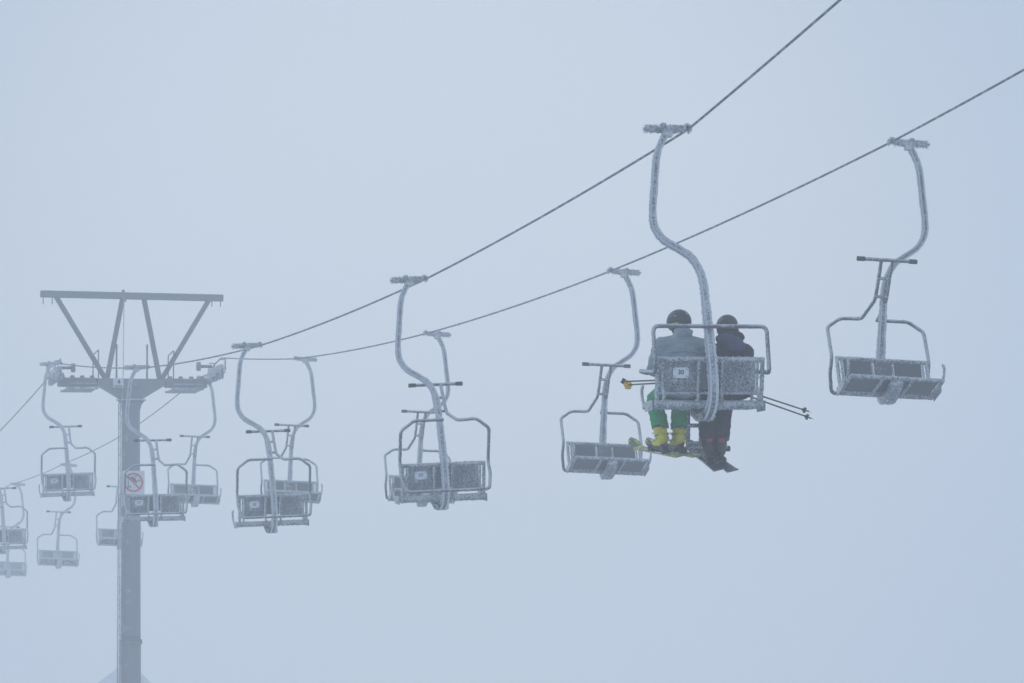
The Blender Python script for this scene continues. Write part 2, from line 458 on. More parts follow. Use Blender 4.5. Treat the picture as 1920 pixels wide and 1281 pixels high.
    for k, (p, r) in enumerate(tb):
        q = resample(p, .02); b.tube(q, r, 12, 0, jit=r * .3)
        L = sum((u - w2).length for u, w2 in zip(q, q[1:]))
        b.spikes(q, r, int(L * 300), (.005, .017), 1, (-.3, -.3, 0), seed=60 + k)
    parts['seat_frame'] = b.build('seat_frame', [M_frame, M_rime], root)
    sd = (fr - rr).normalized(); sn = V((1, 0, 0)).cross(sd).normalized()
    srot = Matrix((V((1, 0, 0)), sd, sn)).transposed()
    for x0, x1 in ((-.50, -.02), (.02, .50)):
        b = MB(); b.box((st(x0, .08) + st(x1, .93)) / 2 + sn * .008, (x1 - x0, .40, .034), srot, 0, .012)
        b.build('seat_pad', M_pad, root)
    for sx in (-1, 1):
        b = MB(); b.box(st(sx * .565, .30, -.005), (.012, .30, .10), srot, 0, .003)
        q = resample(fillet([(CX + sx * .545, -.08, -2.85), (CX + sx * .55, .10, -2.80), (CX + sx * .553, .22, -2.76), (CX + sx * .558, .24, -2.62), (CX + sx * .55, .19, -2.58)], .06), .02)
        b.tube(q, .014, 8, 0, jit=.005); b.spikes(q, .014, 170, (.004, .015), 1, seed=80 + sx)
        b.build('armrest', [M_frame, M_rime], root)
    # restraint bar (raised position), its mesh measured from the pivot
    b = MB(); y0 = -.68; z0 = -1.93
    def loc(l): return [V(p) - PIV for p in l]
    main = [(CX - .02, 0, -1.37), (CX - .02, -.14, -1.60), (CX - .02, -.25, -1.78), (CX - .035, y0, z0)]
    right = [(CX + .11, 0, -1.37), (CX + .11, -.14, -1.60), (CX + .11, -.26, -1.78), (CX + .17, -.62, z0 - .005), (CX + .40, y0, z0), (CX + .57, -.63, -2.05), (CX + .57, -.42, -2.44),
             (CX + .575, -.48, -2.62), (CX + .53, -.58, -2.82), (CX - .53, -.58, -2.82), (CX - .575, -.48, -2.62), (CX - .57, -.42, -2.44), (CX - .57, -.63, -2.05), (CX - .40, y0, z0), (CX - .02, y0, z0)]
    for k, (p, r, fl) in enumerate(((main, .017, .05), (right, .020, .05))):
        q = resample(fillet(loc(p), fl), .02); b.tube(q, r, 10, 0, jit=r * .22)
        L = sum((u - w2).length for u, w2 in zip(q, q[1:]))
        b.spikes(q, r, int(L * 240), (.004, .014), 1, (-.4, -.4, .3), seed=90 + k)
    for z, y in ((-1.56, -.11), (-1.75, -.22)):
        b.box(V((CX + .045, y, z)) - PIV, (.14, .03, .03))
    parts['restraint'] = b.build('restraint_bar', [M_bar, M_rime], root, PIV)
    b = MB(); q = resample(loc([(CX - .305, 0, -1.37), (CX + .395, 0, -1.37)]), .02)
    b.tube(q, .020, 10, 0, jit=.003); b.spikes(q, .02, 200, (.004, .013), 1, (0, 0, .6), seed=99)
    for x in (-.305, .305): b.tube(resample(loc([(CX + x, 0, -1.37), (CX + x + .09, 0, -1.37)]), .02), .027, 10, 2)
    parts['foot'] = b.build('footrest', [M_bar, M_rime, M_blk], parts['restraint'])
    return parts

def lowered_restraint(root):
    b = MB()
    L = [(CX + .05, .30, -2.44), (CX + .50, .30, -2.44), (CX + .565, .24, -2.42), (CX + .57, -.40, -2.45), (CX + .575, -.43, -2.15), (CX + .565, -.43, -2.13),
         (CX - .565, -.43, -2.03), (CX - .575, -.43, -2.05), (CX - .57, -.40, -2.45), (CX - .565, .24, -2.42), (CX - .50, .30, -2.44), (CX - .05, .30, -2.44)]
    L = [L[0], L[1], (CX + .57, .20, -2.43), (CX + .57, -.43, -2.60), (CX + .57, -.43, -2.135), (CX - .57, -.43, -2.135), (CX - .57, -.43, -2.60), (CX - .57, .20, -2.43), L[10], L[11]]
    L = [V(p) if p[1] < .27 else V((p[0], .23, -2.44)) for p in L]
    ps = [(L, .0205, .065), ([(CX - .065, .23, -2.44), (CX - .065, .36, -2.75), (CX - .065, .46, -3.14)], .021, .05), ([(CX + .065, .23, -2.44), (CX + .065, .36, -2.75), (CX + .065, .46, -3.14)], .021, .05)]
    for k, (p, r, fl) in enumerate(ps):
        q = resample(fillet(p, fl), .02); b.tube(q, r, 10, 0, jit=r * .15)
        n = sum((u - w).length for u, w in zip(q, q[1:]))
        b.spikes(q, r, int(n * 200), (.003, .010), 1, (-.2, -.2, 1.6), seed=190 + k)
    for z, y in ((-2.93, .40), (-3.10, .44)): b.box((CX, y, z), (.15, .035, .035))
    r_ = b.build('restraint_bar', [M_bar, M_rime], root)
    b = MB(); q = resample([(CX - .36, .46, -3.15), (CX + .36, .46, -3.15)], .02)
    b.tube(q, .021, 10, 0, jit=.003); b.spikes(q, .021, 200, (.004, .013), 1, (0, 0, .6), seed=199)
    for x in (-.36, .27): b.tube(resample([(CX + x, .46, -3.15), (CX + x + .09, .46, -3.15)], .02), .028, 10, 2)
    b.build('footrest', [M_bar, M_rime, M_blk], r_)

def chair_matrix(pos, away, tilt=2.0, swing=0.0):
    return Matrix.Translation(pos) @ Matrix.Rotation(YAW + (0 if away else math.pi), 4, 'Z') @ Matrix.Rotation(R(-tilt), 4, 'Y') @ Matrix.Rotation(R(swing), 4, 'X')

TILT = 2.0; TILT0 = 0.4; SW = -4.0
proto = empty('chairlift_chair', chair_matrix(LW[0], True))
PP = chair_parts(proto)
def copy_tree(o, parent=None):
    c = o.copy(); COL.objects.link(c)
    if parent is not None: c.parent = parent
    for ch in list(o.children): copy_tree(ch, c)
    return c
Llab = ['nearest and largest chair, carrying two skiers, restraint bar lowered, plate reading 30',
        'second largest back facing chair, empty and frosted, left of the two skiers',
        'third largest back facing chair, empty and frosted, midway between the mast and the second largest',
        'empty frosted chair seen from behind, hanging right before the tower mast and its ringed sign',
        'faint frosted chair seen from behind, hanging at the rollers left of the tower',
        'faint chair seen from behind, cut by the left edge, upper of the two there']
Rlab = ['rightmost chair in the photo, empty, showing its seat underside and raised footrest',
        'empty chair showing its underside, hanging just left of the two skiers',
        'empty underside facing chair, half hidden behind the second largest back facing chair',
        'pale underside facing chair, half hidden behind the third largest back facing chair',
        'pale underside facing chair hanging from the rollers right of the tower mast',
        'faint underside facing chair peeking out left of the tower mast, partly behind it',
        'very faint underside facing chair, below the chair at the left rollers',
        'very faint underside facing chair, cut by the left edge, lower of the two there']
GL = 'back facing chairs on the left rope'; GR = 'returning chairs on the right rope'
chairs = []
src = copy_tree(proto)               # untouched source for the copies
nums = ['30', '29', '28', '27', '26', '25']
for i, p in enumerate(LW):
    o = proto if i == 0 else copy_tree(src)
    o.matrix_world = chair_matrix(p, True, TILT + (0, .8, .4, -.5, .3, 0)[i], (0, .6, -.8, .5, 1.0, -.6)[i]); tag(o, Llab[i], 'chairlift chair', GL)
    chairs.append(o)
    pl = [c for c in o.children if c.name.startswith('number_plate')][0]
    text_obj(nums[i], .062, .0015, 'chair_number', M_inkf if i else M_ink, pl, PP['numxf'])
for i, p in enumerate(RW):
    o = copy_tree(src) if i < len(RW) - 1 else src
    o.matrix_world = chair_matrix(p, False, TILT + (.5, .2, 0, .2, 0, 0, .2, .3)[i], (0, .7, -.5, .9, -.7, .4, .8, -.3)[i]); tag(o, Rlab[i], 'chairlift chair', GR)
    for c in o.children:
        if c.name.startswith('number_plate'):
            text_obj(str(71 + i), .062, .0015, 'chair_number', M_inkf, c, PP['numxf'])
    chairs.append(o)
# the occupied chair's restraint bar is down
bpy.data.objects.remove(PP['foot']); bpy.data.objects.remove(PP['restraint']); lowered_restraint(proto)
proto.matrix_world = chair_matrix(LW[0], True, TILT0, SW)

# ------------------------------------------------------------------ ropes
def extrap(p0, d, n, bend):
    out = []; p = p0.copy(); s = d.copy()
    for _ in range(n): p = p + s; s = s + bend; out.append(p.copy())
    return out
def rope(pts, name, label):
    q = [pts[0]]
    for a, c in zip(pts, pts[1:]):
        n = max(2, round((c - a).length / .8)); sag = .0011 * (c - a).length ** 2 if (c - a).length > 3 else 0
        q += [a.lerp(c, i / n) - V((0, 0, sag * 4 * (i / n) * (1 - i / n) * .2)) for i in range(1, n + 1)]
    b = MB(); b.tube(q, .0130, 10, 0, True)
    return tag(b.build(name, M_rope), label, 'rope', 'haul ropes of the lift')
TZ = K / 245.5
TC = P(246, 718, TZ)
TM = Matrix.Translation(TC) @ Matrix.Rotation(YAW, 4, 'Z') @ Matrix.Rotation(R(6.5), 4, 'X')
def on_tower(px, py):
    d = P(px, py, 1) - CAM; n = TM.to_3x3().col[1]
    return CAM + d * ((TC - CAM).dot(n) / d.dot(n))
TL = on_tower(104, 685); TR = on_tower(403, 683)
Lh = P(1575, 0, K / 618); Rh = P(1920, 131, K / 526)
lb = [LW[0] + (Lh - LW[0]) * 3.0 + V((0, 0, .10)), Lh]
rb = [RW[0] + (Rh - RW[0]) * 3.4 + V((0, 0, .10)), Rh]
lend = LW[5] + (LW[5] - LW[4]) * 1.6
rend = RW[7] + (RW[7] - RW[6]) * 1.6
def seq(W, T):
    pts = W + [T - DIR * 1.0 - V((0, 0, .04)), T, T + DIR * 1.0 - V((0, 0, .04))]
    return sorted(pts, key=lambda p: p.dot(DIR))
def clean(pts, W, T):
    # drop the helper points that crowd a grip
    out = []
    for p in pts:
        if not any(p is w for w in W) and any((p - w).length < .7 for w in W): continue
        out.append(p)
    return out
rope(lb + clean(seq(LW, TL), LW, TL) + [lend], 'haul_rope', 'dark steel rope carrying the occupied chair, climbing to the top edge')
rope(rb + clean(seq(RW, TR), RW, TR) + [rend], 'haul_rope', 'dark steel rope carrying the rightmost chair, leaving at the right edge')

# ------------------------------------------------------------------ terrain
def gz(x, y):
    s = V((x, y, 0)).dot(DIR)
    h = 0.093 * max(s, -60) + 0.35 * math.sin(x * .05 + 1) + .3 * math.sin(y * .04) + 0.6 * noise.noise(V((x, y, 0)) * .02)
    return h - 0.62
b = MB(); N = 90
xs = [-420 + 840 * i / N for i in range(N + 1)]; ys = [-90 + 640 * i / N for i in range(N + 1)]
b.add([(x, y, gz(x, y)) for y in ys for x in xs],
      [[j * (N + 1) + i, j * (N + 1) + i + 1, (j + 1) * (N + 1) + i + 1, (j + 1) * (N + 1) + i] for j in range(N) for i in range(N)], 0, True)
mg, nt, pb = newmat('snow')
n = tex(nt, 'ShaderNodeTexNoise', .6, Detail=6.0)
nt.links.new(mixc(nt, n.outputs[0], (0.72, 0.76, 0.82), (0.82, 0.85, 0.88)), pb.inputs['Base Color'])
bump(nt, pb, n.outputs[0], .15)
tag(b.build('ground', mg), kind='structure')

# ------------------------------------------------------------------ tower
gt = gz(TC.x, TC.y)
LP = (TC.z - gt) / math.cos(R(6.5)) + 0.3
base = TM @ V((0, 0, -LP))
TMB = TM @ Matrix.Translation((0, 0, -LP))
tower = empty('lift_tower', TMB)
tag(tower, 'grey steel lift tower with splayed top frame, standing in the fog at left', 'lift tower')
def tb(b, name, mat, parent=None):
    b.xf(Matrix.Translation((0, 0, LP)))
    return b.build(name, mat, parent or tower)
b = MB()
pr = [(-LP, .26), (-7.3, .235), (-5.76, .232), (-5.74, .226), (-3.5, .215), (-.9, .195), (-.62, .197), (-.48, .235), (-.40, .30)]
b.tube([(0, 0, z) for z, r in pr], [r for z, r in pr], 28)
b.disc((0, 0, -5.75), (0, 0, 1), .262, .05, 28)
for k in range(20): b.disc((math.cos(k * math.pi / 10) * .246, math.sin(k * math.pi / 10) * .246, -5.70), (0, 0, 1), .012, .06, 6); b.disc((0, 0, -5.62), (0, 0, 1), .228, .02, 28)
pole = tb(b, 'mast', M_tower)
b = MB(); b.disc((0, 0, -.385), (0, 0, 1), .33, .03, 28); tb(b, 'mast_collar', M_rime, tower)
b = MB()
b.poly([(-.76, 0, .085), (.74, 0, .085), (.74, 0, -.06), (.24, 0, -.365), (-.24, 0, -.365), (-.76, 0, -.06)], .30, (0, 1, 0))
b.disc((.10, -.155, -.10), (0, 1, 0), .055, .02, 16)
tb(b, 'gusset_box', M_tower)
for x0, x1 in ((-1.63, -.765), (.745, 1.69)):
    b = MB(); b.beam((x0, 0, 0), (x1, 0, 0), .20, .22, ref=(0, 1, 0))
    for k in range(4):
        xx = x0 + (x1 - x0) * (k + .5) / 4; b.box((xx, 0, .125), (.08, .16, .05)); b.box((xx + .06, -.12, .0), (.03, .03, .19))
    tb(b, 'crossarm', M_tower)
b = MB(); b.beam((-2.02, 0, 1.95), (2.05, 0, 1.91), .15, .15, ref=(0, 1, 0))
for x in (-1.96, -1.76, 1.80, 1.99): b.tube([(x, 0, 1.88), (x, 0, 1.72)], .012, 6)
b.box((-.18, 0, 2.04), (.06, .06, .05)); b.box((-.18, 0, 1.83), (.12, .1, .06))
tb(b, 'top_beam', M_tower)
for a0, a1 in (((-1.68, -.01, 1.90), (-.56, -.01, .06)), ((-.19, .02, 1.90), (-.54, .02, .06)), ((.28, .02, 1.88), (.64, .02, .06)), ((1.74, -.01, 1.88), (.66, -.01, .06))):
    b = MB(); b.beam(a0, a1, .105, .10)
    b.beam(V(a0) + V((0, -.058, 0)), V(a1) + V((0, -.058, 0)), .03, .015)
    tb(b, 'strut', M_tower)
for x in (-.32, .36):
    b = MB(); b.tube([(x, .06, .08), (x, .06, .86)], .02, 8); tb(b, 'pole_stub', M_tower)
for x in (-.80, .87):
    b = MB(); b.tube(fillet([(x + .06, -.1, .08), (x + .06, -.1, .72), (x - .06, -.1, .60), (x - .06, -.1, .08)], .02), .014, 8); tb(b, 'hand_rail', M_tower)
b = MB(); b.tube([(-.185, -.17, 1.9), (-.20, -.17, .2), (-.23, -.20, -.4), (-.24, -.22, -LP + .3)], .010, 6); tb(b, 'cable_conduit', M_tfrost)
# ladder beside the mast
b = MB()
for y in (-.20, .12): b.tube([(-.26, y, -.45), (-.285, y, -LP + .2)], .014, 6)
k = -.7
while k > -LP + .4: b.tube([(-.27, -.20, k), (-.27, .12, k)], .010, 6); k -= .3
for z in (-1.6, -4.6, -7.5): b.beam((-.18, -.05, z), (-.28, -.05, z), .03, .03)
tb(b, 'ladder', M_tfrost)
# catwalks under the arms
for x0, x1 in ((-1.50, -.80), (.84, 1.54)):
    b = MB(); z = -.16
    for y in (-.62, .62): b.beam((x0, y, z), (x1, y, z), .05, .05)
    for x in (x0, x1): b.beam((x, -.62, z), (x, .62, z), .05, .05)
    for k in range(11):
        y = -.55 + k * .11; b.box(((x0 + x1) / 2, y, z - .002), (abs(x1 - x0) - .04, .045, .03))
    for x in (x0 + .08, x1 - .08):
        for y in (-.14, .14): b.tube([(x, y, z), (x, y, -.08)], .012, 6)
    b.tube([(x0 + .02, -.62, z), (x0 + .02, -.62, z + .10), (x1 - .02, -.62, z + .10), (x1 - .02, -.62, z)], .012, 6)
    tb(b, 'catwalk', M_tfrost)
# sheave trains carrying the ropes
Ti = (TM.inverted())
def train(pt, a, c, sgn):
    """rollers on a curved rocker under the rope, pt in tower space, a and c rope directions down and up the line"""
    root = None
    b = MB(); wheels = []
    n = 6
    for k in range(n):
        u = (k - (n - 1) / 2) * .34
        t = max(0, -u) * 1.0; q = max(0, u)
        p = pt + a * t + c * q + V((0, 0, -.17 - .0 * abs(u)))
        p.z -= .05 * (1 - abs(u) / .9)
        wheels.append(p)
    for k in range(0, n, 2):
        for sx in (-.055, .055):
            b.beam(wheels[k] + V((sx, 0, 0)), wheels[k + 1] + V((sx, 0, 0)), .012, .10, ref=(0, 0, 1))
    mids = [(wheels[k] + wheels[k + 1]) / 2 for k in range(0, n, 2)]
    for p, q in zip(mids, mids[1:]): b.beam(p + V((-sgn * .09, 0, -.03)), q + V((-sgn * .09, 0, -.03)), .03, .12, ref=(0, 0, 1))
    for p in mids: b.tube([p + V((-.12, 0, 0)), p + V((.12, 0, 0))], .02, 8)
    # rope catcher plates
    for k in (0, n - 1): b.box(wheels[k] + V((sgn * .09, 0, .14)), (.015, .14, .22)); b.box(wheels[k] + V((sgn * .04, 0, .27)), (.12, .12, .02))
    # arm to the crossarm, cross shaft with round counter disc
    b.beam(V((pt.x - sgn * .02, 0, pt.z - .22)), V((pt.x - sgn * .14, 0, -.02)), .10, .10)
    tr = tb(b, 'sheave_train', M_tfrost)
    b = MB(); b.tube([pt + V((-sgn * .08, -.1, -.06)), pt + V((-sgn * .36, -.1, -.06))], .035, 10)
    b.disc(pt + V((-sgn * .38, -.1, -.06)), (1, 0, 0), .10, .08, 14)
    b.xf(Matrix.Translation((0, 0, LP))); b.build('counter_disc', M_tower, tr)
    for p in wheels:
        b = MB(); b.disc(p, (1, 0, 0), .14, .03, 20, 0); b.disc(p + V((.028, 0, 0)), (1, 0, 0), .165, .024, 20, 0); b.disc(p - V((.028, 0, 0)), (1, 0, 0), .165, .024, 20, 0)
        b.disc(p, (1, 0, 0), .04, .10, 10, 0)
        b.xf(Matrix.Translation((0, 0, LP))); b.build('sheave', M_tfrost, tr)
for (T, A, C, sgn) in ((TL, LW[3], LW[5], -1), (TR, RW[3], RW[5], 1)):
    pt = Ti @ T; a = ((Ti @ A) - pt).normalized(); c = ((Ti @ C) - pt).normalized()
    train(pt, a, c, sgn)

# signs on the tower
def sign_root(x, y, z, label, name='tower_sign'):
    e = empty(name, TM @ Matrix.Translation((x, y, z))); tag(e, label, 'sign'); return e
sg = sign_root(-.31, -.20, -.015, 'small white tower number plate reading 4 on the crossarm box')
b = MB(); b.box((0, 0, 0), (.235, .012, .205), None, 0, .003); b.build('plate', M_signw, sg)
text_obj('4', .15, .0015, 'numeral', M_ink, sg, Matrix.Translation((.01, -.009, .018)) @ TXT)
b = MB(); b.box((0, -.009, -.072), (.17, .004, .022), None, 0, .001); b.build('underline', M_ink, sg)
for s_ in (-1, 1):
    b = MB(); b.box((s_ * .08, .028, 0), (.02, .05, .02)); b.build('mount', M_tower, sg)
sg = sign_root(.02, -.30, -2.22, 'white square sign with red ring and slash over a chairlift pictogram', 'prohibition_sign')
b = MB(); b.box((0, 0, 0), (.49, .012, .52), None, 0, .003); b.build('sign_board', M_signw, sg)
b = MB()
ring = [(math.cos(t) * .195, -.009, math.sin(t) * .195 + .0) for t in [2 * math.pi * k / 40 for k in range(41)]]
b.sweep(ring, [(-.018, -.002), (.018, -.002), (.018, .002), (-.018, .002)], [0] * 4)
b.beam((-.13, -.0105, .13), (.13, -.0105, -.13), .032, .004)
b.build('red_ring', M_red, sg)
b = MB()
for a0, a1, w in (((-.11, .10), (.09, .15), .012), ((-.10, .10), (-.04, .03), .012), ((-.04, .10), (.04, .05), .030), ((.0, .06), (.07, .0), .036), ((.07, .02), (.12, .06), .016),
                  ((.12, .06), (.155, .02), .016), ((-.06, .12), (-.02, .06), .02), ((-.12, .15), (-.12, -.16), .014), ((-.12, -.08), (-.07, -.08), .016), ((-.07, -.08), (-.07, -.13), .014)):
    b.beam((a0[0], -.0135, a0[1]), (a1[0], -.0135, a1[1]), w, .003)
b.disc((.03, -.0135, .085), (0, 1, 0), .018, .003, 12)
b.build('pictogram', M_ink, sg)
for z in (-.16, .16):
    b = MB(); b.box((-.02, .045, z), (.42, .07, .03)); b.build('sign_clamp', M_tower, sg)
b = MB(); b.box((0, 0, 0), (.16, .10, .24)); b.box((0, -.052, 0), (.13, .01, .2)); b.box((0.05, .06, 0), (.16, .05, .05))
o = b.build('junction_box', M_tfrost); o.matrix_world = TM @ Matrix.Translation((-.17, -.30, -2.62))
tag(o, 'small grey junction box below the red ringed sign on the tower mast', 'junction box')

# ------------------------------------------------------------------ hut beyond the tower
HC = P(228, 1244, 136); hy = gz(HC.x, HC.y)
hut = empty('hut', Matrix.Translation((HC.x, HC.y + 2, hy)) @ Matrix.Rotation(R(6), 4, 'Z'))
tag(hut, 'faint snow covered hut roof rising behind the foot of the tower', 'hut')
hh = HC.z - hy + .12; ev = hh - 2.3
M_wood = plain('dark_wood', (0.10, 0.08, 0.06), .8, 0, .3, 6)
b = MB(); b.box((-.4, 0, ev / 2), (4.2, 3.6, ev)); b.build('wall', M_wood, hut)
b = MB()
b.add([(-3.1, -2.3, ev), (2.1, -2.3, ev), (2.1, 2.3, ev), (-3.1, 2.3, ev), (-.25, 0, hh), (.25, 0, hh - .02),
       (-3.1, -2.3, ev - .25), (2.1, -2.3, ev - .25), (2.1, 2.3, ev - .25), (-3.1, 2.3, ev - .25)],
      [[0, 1, 5, 4], [1, 2, 5], [2, 3, 4, 5], [3, 0, 4], [0, 6, 7, 1], [1, 7, 8, 2], [2, 8, 9, 3], [3, 9, 6, 0], [9, 8, 7, 6]])
b.build('roof', plain('snowy_roof', (0.68, 0.72, 0.78), .8, 0, .25, 1.5), hut)
b = MB(); b.box((-1.2, -1.82, 1.1), (.95, .08, 2.1)); dr_ = b.build('door', M_blk, hut)
b = MB(); b.box((1.1, -1.82, 1.5), (1.1, .07, .9)); b.build('window', M_blk, hut)

# ------------------------------------------------------------------ people
CM = chair_matrix(LW[0], True, TILT0, SW) @ Matrix.Translation((0, 0, -.07))
def ell(b, c, rad, rot=None, seg=16):
    c = V(c); vs = []; fs = []
    for i in range(1, seg):
        th = math.pi * i / seg
        for k in range(seg):
            ph = 2 * math.pi * k / seg
            p = V((rad[0] * math.sin(th) * math.cos(ph), rad[1] * math.sin(th) * math.sin(ph), rad[2] * math.cos(th)))
            if rot is not None: p = rot @ p
            vs.append(c + p)
    a = len(vs); t = V((0, 0, rad[2])); t = rot @ t if rot is not None else t
    vs.append(c + t); vs.append(c - t)
    for i in range(seg - 2):
        for k in range(seg):
            fs.append([i * seg + k, (i + 1) * seg + k, (i + 1) * seg + (k + 1) % seg, i * seg + (k + 1) % seg])
    for k in range(seg):
        fs.append([a, k, (k + 1) % seg]); fs.append([a + 1, (seg - 2) * seg + (k + 1) % seg, (seg - 2) * seg + k])
    b.add(vs, fs, 0, True)
def cap(b, p0, p1, r0_, r1_, sq=1.0):
    """tapered limb with round ends"""
    p0 = V(p0); p1 = V(p1); d = (p1 - p0).normalized(); L = (p1 - p0).length
    pts = []; rs = []
    for i in range(5): t = R(90 - i * 22.5); pts.append(p0 - d * r0_ * math.sin(t)); rs.append(max(.001, r0_ * math.cos(t)))
    for i in range(5): t = R(i * 22.5); pts.append(p1 + d * r1_ * math.sin(t)); rs.append(max(.001, r1_ * math.cos(t)))
    b.tube(pts, rs, 14)
def blob(b, name, mat, parent, vox=.012, smooth=4, fold=0.0, fscale=9, org=V((0, 0, 0)), fn=None):
    """fuse the shapes into one continuous skin, then crease it"""
    b.v = [p - org for p in b.v]
    o = b.build(name, mat, None)
    m = o.modifiers.new('r', 'REMESH'); m.mode = 'VOXEL'; m.voxel_size = vox
    s = o.modifiers.new('s', 'SMOOTH'); s.iterations = smooth; s.factor = .5
    dg = bpy.context.evaluated_depsgraph_get()
    me = bpy.data.meshes.new_from_object(o.evaluated_get(dg)); me.name = name
    old = o.data; o.modifiers.clear(); o.data = me; bpy.data.meshes.remove(old)
    me.materials.clear(); me.materials.append(mat)
    if fold:
        nr = [v.normal.copy() for v in me.vertices]
        for v, nn in zip(me.vertices, nr):
            q = v.co * fscale; q.z *= 1.8
            d = noise.noise(q) * .7 + noise.noise(q * 2.3) * .45 + noise.noise(q * 5) * .2
            v.co += nn * d * fold
    if fn: fn(me)
    me.polygons.foreach_set('use_smooth', [True] * len(me.polygons)); me.update()
    o.parent = parent
    return o
def arc_fingers(b, wrist, fwd, side, upv, s=1.0, curl=1.0, thumb=1):
    """palm and five curled fingers"""
    wrist = V(wrist); fwd = V(fwd).normalized(); side = V(side).normalized(); upv = V(upv).normalized()
    rot = Matrix((side, fwd, upv)).transposed()
    ell(b, wrist + fwd * .05 * s, (.045 * s, .052 * s, .020 * s), rot, 12)
    for k, (o, L) in enumerate(((-.032, .066), (-.011, .078), (.011, .074), (.032, .058))):
        p = wrist + fwd * .088 * s + side * o * s; d = fwd.copy(); a = 0
        for j, (f, r_) in enumerate(((.45, .0125), (.32, .0115), (.25, .0105))):
            a += R(38) * curl; d = fwd * math.cos(a) - upv * math.sin(a)
            q = p + d * L * f * s; cap(b, p, q, r_ * s, r_ * s * .93); p = q
    p = wrist + fwd * .03 * s + side * (-.040 * thumb) * s
    for j in range(2):
        d = (fwd * .6 - side * thumb * (.6 - .5 * j) - upv * (.4 + .5 * j)).normalized()
        q = p + d * .036 * s; cap(b, p, q, .0145 * s, .0125 * s); p = q

def person(cx, org, label, spec):
    e = empty('person', CM @ Matrix.Translation(org)); tag(e, label, 'person', 'skiers on the occupied chair')
    s = spec['s']; hx, hyy, hz = spec['head']
    sh = spec['sh']; hipz = -2.61
    def X(p): return V(p)
    hips = [V((cx + k * .10, -.10, hipz)) for k in (-1, 1)]
    shl = [V((cx + k * sh, -.13, spec['shz'])) for k in (-1, 1)]
    kn = spec['knees']; an = spec['ankles']; el = spec['elbows']; wr = spec['wrists']
    nk = V((cx, -.11, spec['shz'] + .06))
    # body: one skin
    b = MB(); ell(b, (hx, hyy, hz), (.076, .095, .112), None, 18)
    cap(b, nk, (hx, hyy - .01, hz - .07), .055, .052)
    ell(b, (hx, hyy + .098, hz - .018), (.013, .02, .022)); ell(b, (hx, hyy + .075, hz - .075), (.035, .03, .03))
    ell(b, (hx, hyy + .092, hz - .05), (.022, .01, .006)); ell(b, (hx, hyy + .094, hz - .060), (.019, .01, .005))
    for k in (-1, 1): ell(b, (hx + k * .03, hyy + .082, hz + .012), (.014, .012, .009)); ell(b, (hx + k * .078, hyy - .005, hz - .01), (.008, .02, .03))
    cap(b, (cx, -.12, -2.55), (cx, -.12, spec['shz'] - .05), .11, .10)
    for k in (0, 1):
        cap(b, shl[k], el[k], .045, .036); cap(b, el[k], wr[k], .035, .025)
        cap(b, hips[k], kn[k], .07, .05); cap(b, kn[k], an[k], .048, .036); cap(b, nk, shl[k], .05, .045)
        cap(b, an[k], V(an[k]) + V((0, .16, -.04)), .035, .025)
        arc_fingers(b, wr[k], V(wr[k]) - V(el[k]), (1, 0, 0), (0, 0, 1), .85, 1.3, 1 if k else -1)
    body = blob(b, 'body', M_skin, e, .009, 2, 0, 9, V(org))
    # jacket
    b = MB()
    ell(b, (cx, -.115, spec['shz'] - .17), (sh + .028, .135, .23)); ell(b, (cx, -.10, -2.52), (sh - .01, .155, .17)); ell(b, (cx, -.15, -2.63), (sh + .005, .125, .10))
    ell(b, (cx, -.12, spec['shz'] - .02), (sh * .86, .11, .11))
    for k in (0, 1):
        cap(b, nk + V((0, 0, -.02)), shl[k], .09, .088); cap(b, shl[k], el[k], .086, .070); cap(b, el[k], V(wr[k]).lerp(V(el[k]), .1), .068, .046)
    for c_, r_, rr_ in spec['collar']: ell(b, c_, r_, rr_)
    jk = blob(b, 'jacket', spec['jm'], e, .010, 4, .017, 10, V(org))
    b = MB()
    yk = [(cx + sh * .95 * u, -.128 - .122 * math.sqrt(max(0, 1 - (u * .93) ** 2)) , spec['shz'] - .085 - .012 * u * u) for u in [i / 8 - 1 for i in range(17)]]
    b.tube([V(p) - V(org) for p in yk], .004, 6)
    b.build('yoke_seam', spec['sm'], jk)
    # trousers
    b = MB(); ell(b, (cx, -.08, -2.62), (.185, .15, .11))
    for k in (0, 1):
        cap(b, hips[k], kn[k], .105, .085); cap(b, kn[k], V(kn[k]).lerp(V(an[k]), .72), spec['tr'], spec['tr'] * 1.02)
    org_ = V(org)
    def hem(me):      # straight hem at the boot
        for v in me.vertices:
            z = v.co.z + org_.z
            if z < spec['hem']: v.co.z = spec['hem'] - org_.z + (z - spec['hem']) * .05
    tr_ = blob(b, 'trousers', spec['tm'], e, .010, 3, .015, 12, org_, hem)
    for k in (0, 1):
        b = MB(); q = V(kn[k]).lerp(V(an[k]), (spec['hem'] - kn[k][2]) / (an[k][2] - kn[k][2]))
        b.disc(q - org_ + V((0, 0, .004)), (0, 0, 1), spec['tr'] * .96, .022, 20); b.build('cuff', M_blk, tr_)
    return e, V(org)

ski_d1 = V((-.20, 1.48, .46)).normalized()
ski_d2 = V((.02, 1.36, .58)).normalized()
def frame_of(d):
    x = d.cross(V((0, 0, 1))).normalized(); z = x.cross(d); return Matrix((x, d, z)).transposed()

